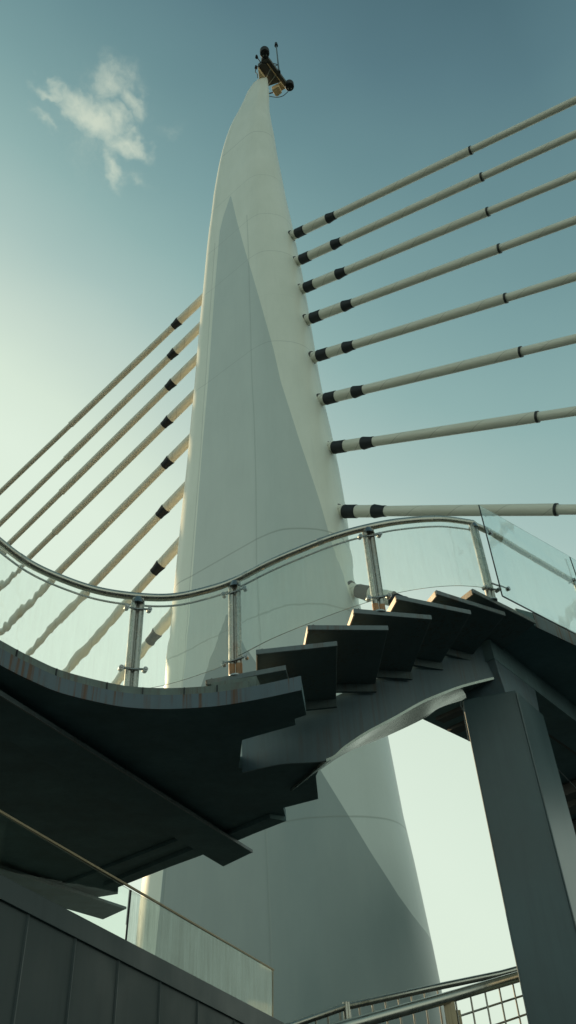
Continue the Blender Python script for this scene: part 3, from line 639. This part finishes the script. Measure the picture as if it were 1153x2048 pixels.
MB().bar(v2[1], v2[2], .014, .018).build('end_strip', M['brass'], pg)
MB().bar(PP(262, 1780, -.04), PP(252, 1883, -.04), .012, .022).build('joint_strip', M['black'], pg)

# ------------------------------------------------------------------ mesh railings, bottom right
def vpl(p0, p1):
    d_ = Vector(p1) - Vector(p0); n_ = d_.cross(Vector((0, 0, 1))); return lambda px, py_, off=0.: onpl(px, py_, tuple(Vector(p0) + n_.normalized() * off), tuple(n_))
n1_ = ony(707, 2048, 8.6); n2_ = ony(1049, 1950, 10.0)
NP = vpl((n1_.x, n1_.y, 0), (n2_.x, n2_.y, 0))
nr = thing('near_railing', NP(890, 1998), 'thick handrail with steel wire mesh infill running up to the column', 'railing')
ra, rb = NP(560, 2090), NP(1075, 1942)
MB().tube([ra, NP(707, 2048), NP(890, 1997), NP(1049, 1950), rb], .053, 20).build('handrail', M['rail'], nr)
pp_ = NP(898, 2004); m_ = MB().prism([(pp_.x - .058, pp_.y - .01), (pp_.x + .058, pp_.y - .01), (pp_.x + .058, pp_.y + .01), (pp_.x - .058, pp_.y + .01)], GZ, pp_.z).build('post', M['brass'], nr)
q_ = NP(914, 2013); MB().prism([(q_.x - .02, q_.y + .02), (q_.x + .035, q_.y + .02), (q_.x + .035, q_.y + .035), (q_.x - .02, q_.y + .035)], GZ, q_.z - .03).build('mesh_frame', M['brass'], nr)
ms = MB(); base = NP(707, 2048); dr_ = (NP(1049, 1950) - base); LT = dr_.length; sp_ = (NP(969, 1974.7) - NP(940, 1983)).length
k = -1
while k < 24:
    t0 = (NP(940, 1983) - base).length + k * sp_; a_ = base + dr_.normalized() * t0
    if a_.x > NP(1062, 1946).x + .2: break
    ms.tube([a_ + Vector((0, .0, -.02)), Vector((a_.x, a_.y, a_.z - 1.1))], .010, 8); k += 1
for j in range(1, 7):
    dz = Vector((0, .018, -.01 - .172 * j)); ms.tube([NP(905, 1993) + dz, rb + dz], .010, 8)
ms.build('wire_mesh', M['mesh'], nr)
f1_ = ony(581, 2048, 12.4); f2_ = ony(1047, 1934, 13.6)
FP = vpl((f1_.x, f1_.y, 0), (f2_.x, f2_.y, 0))
fr = thing('far_railing', FP(689, 2012), 'thinner handrail with upright bars crossing in front of the pylon foot', 'railing')
fa_, fb2 = FP(420, 2092), FP(1075, 1928)
MB().tube([fa_, FP(581, 2052), FP(689, 2014), FP(864, 1976), FP(1000, 1948), fb2], .045, 16).build('handrail', M['rail'], fr)
MB().tube([Vector((FP(693, 2010).x, FP(693, 2010).y, GZ)), FP(693, 2004)], .055, 16).build('post', M['rail'], fr)
for px in list(range(560, 690, 24)) + list(range(719, 900, 26)):
    a_ = FP(px, np.interp(px, [581, 689, 864, 1000, 1075], [2052, 2016, 1978, 1950, 1930])); MB().tube([a_, Vector((a_.x, a_.y, a_.z - 1.0))], .015, 8).build('baluster', M['mesh'], fr)
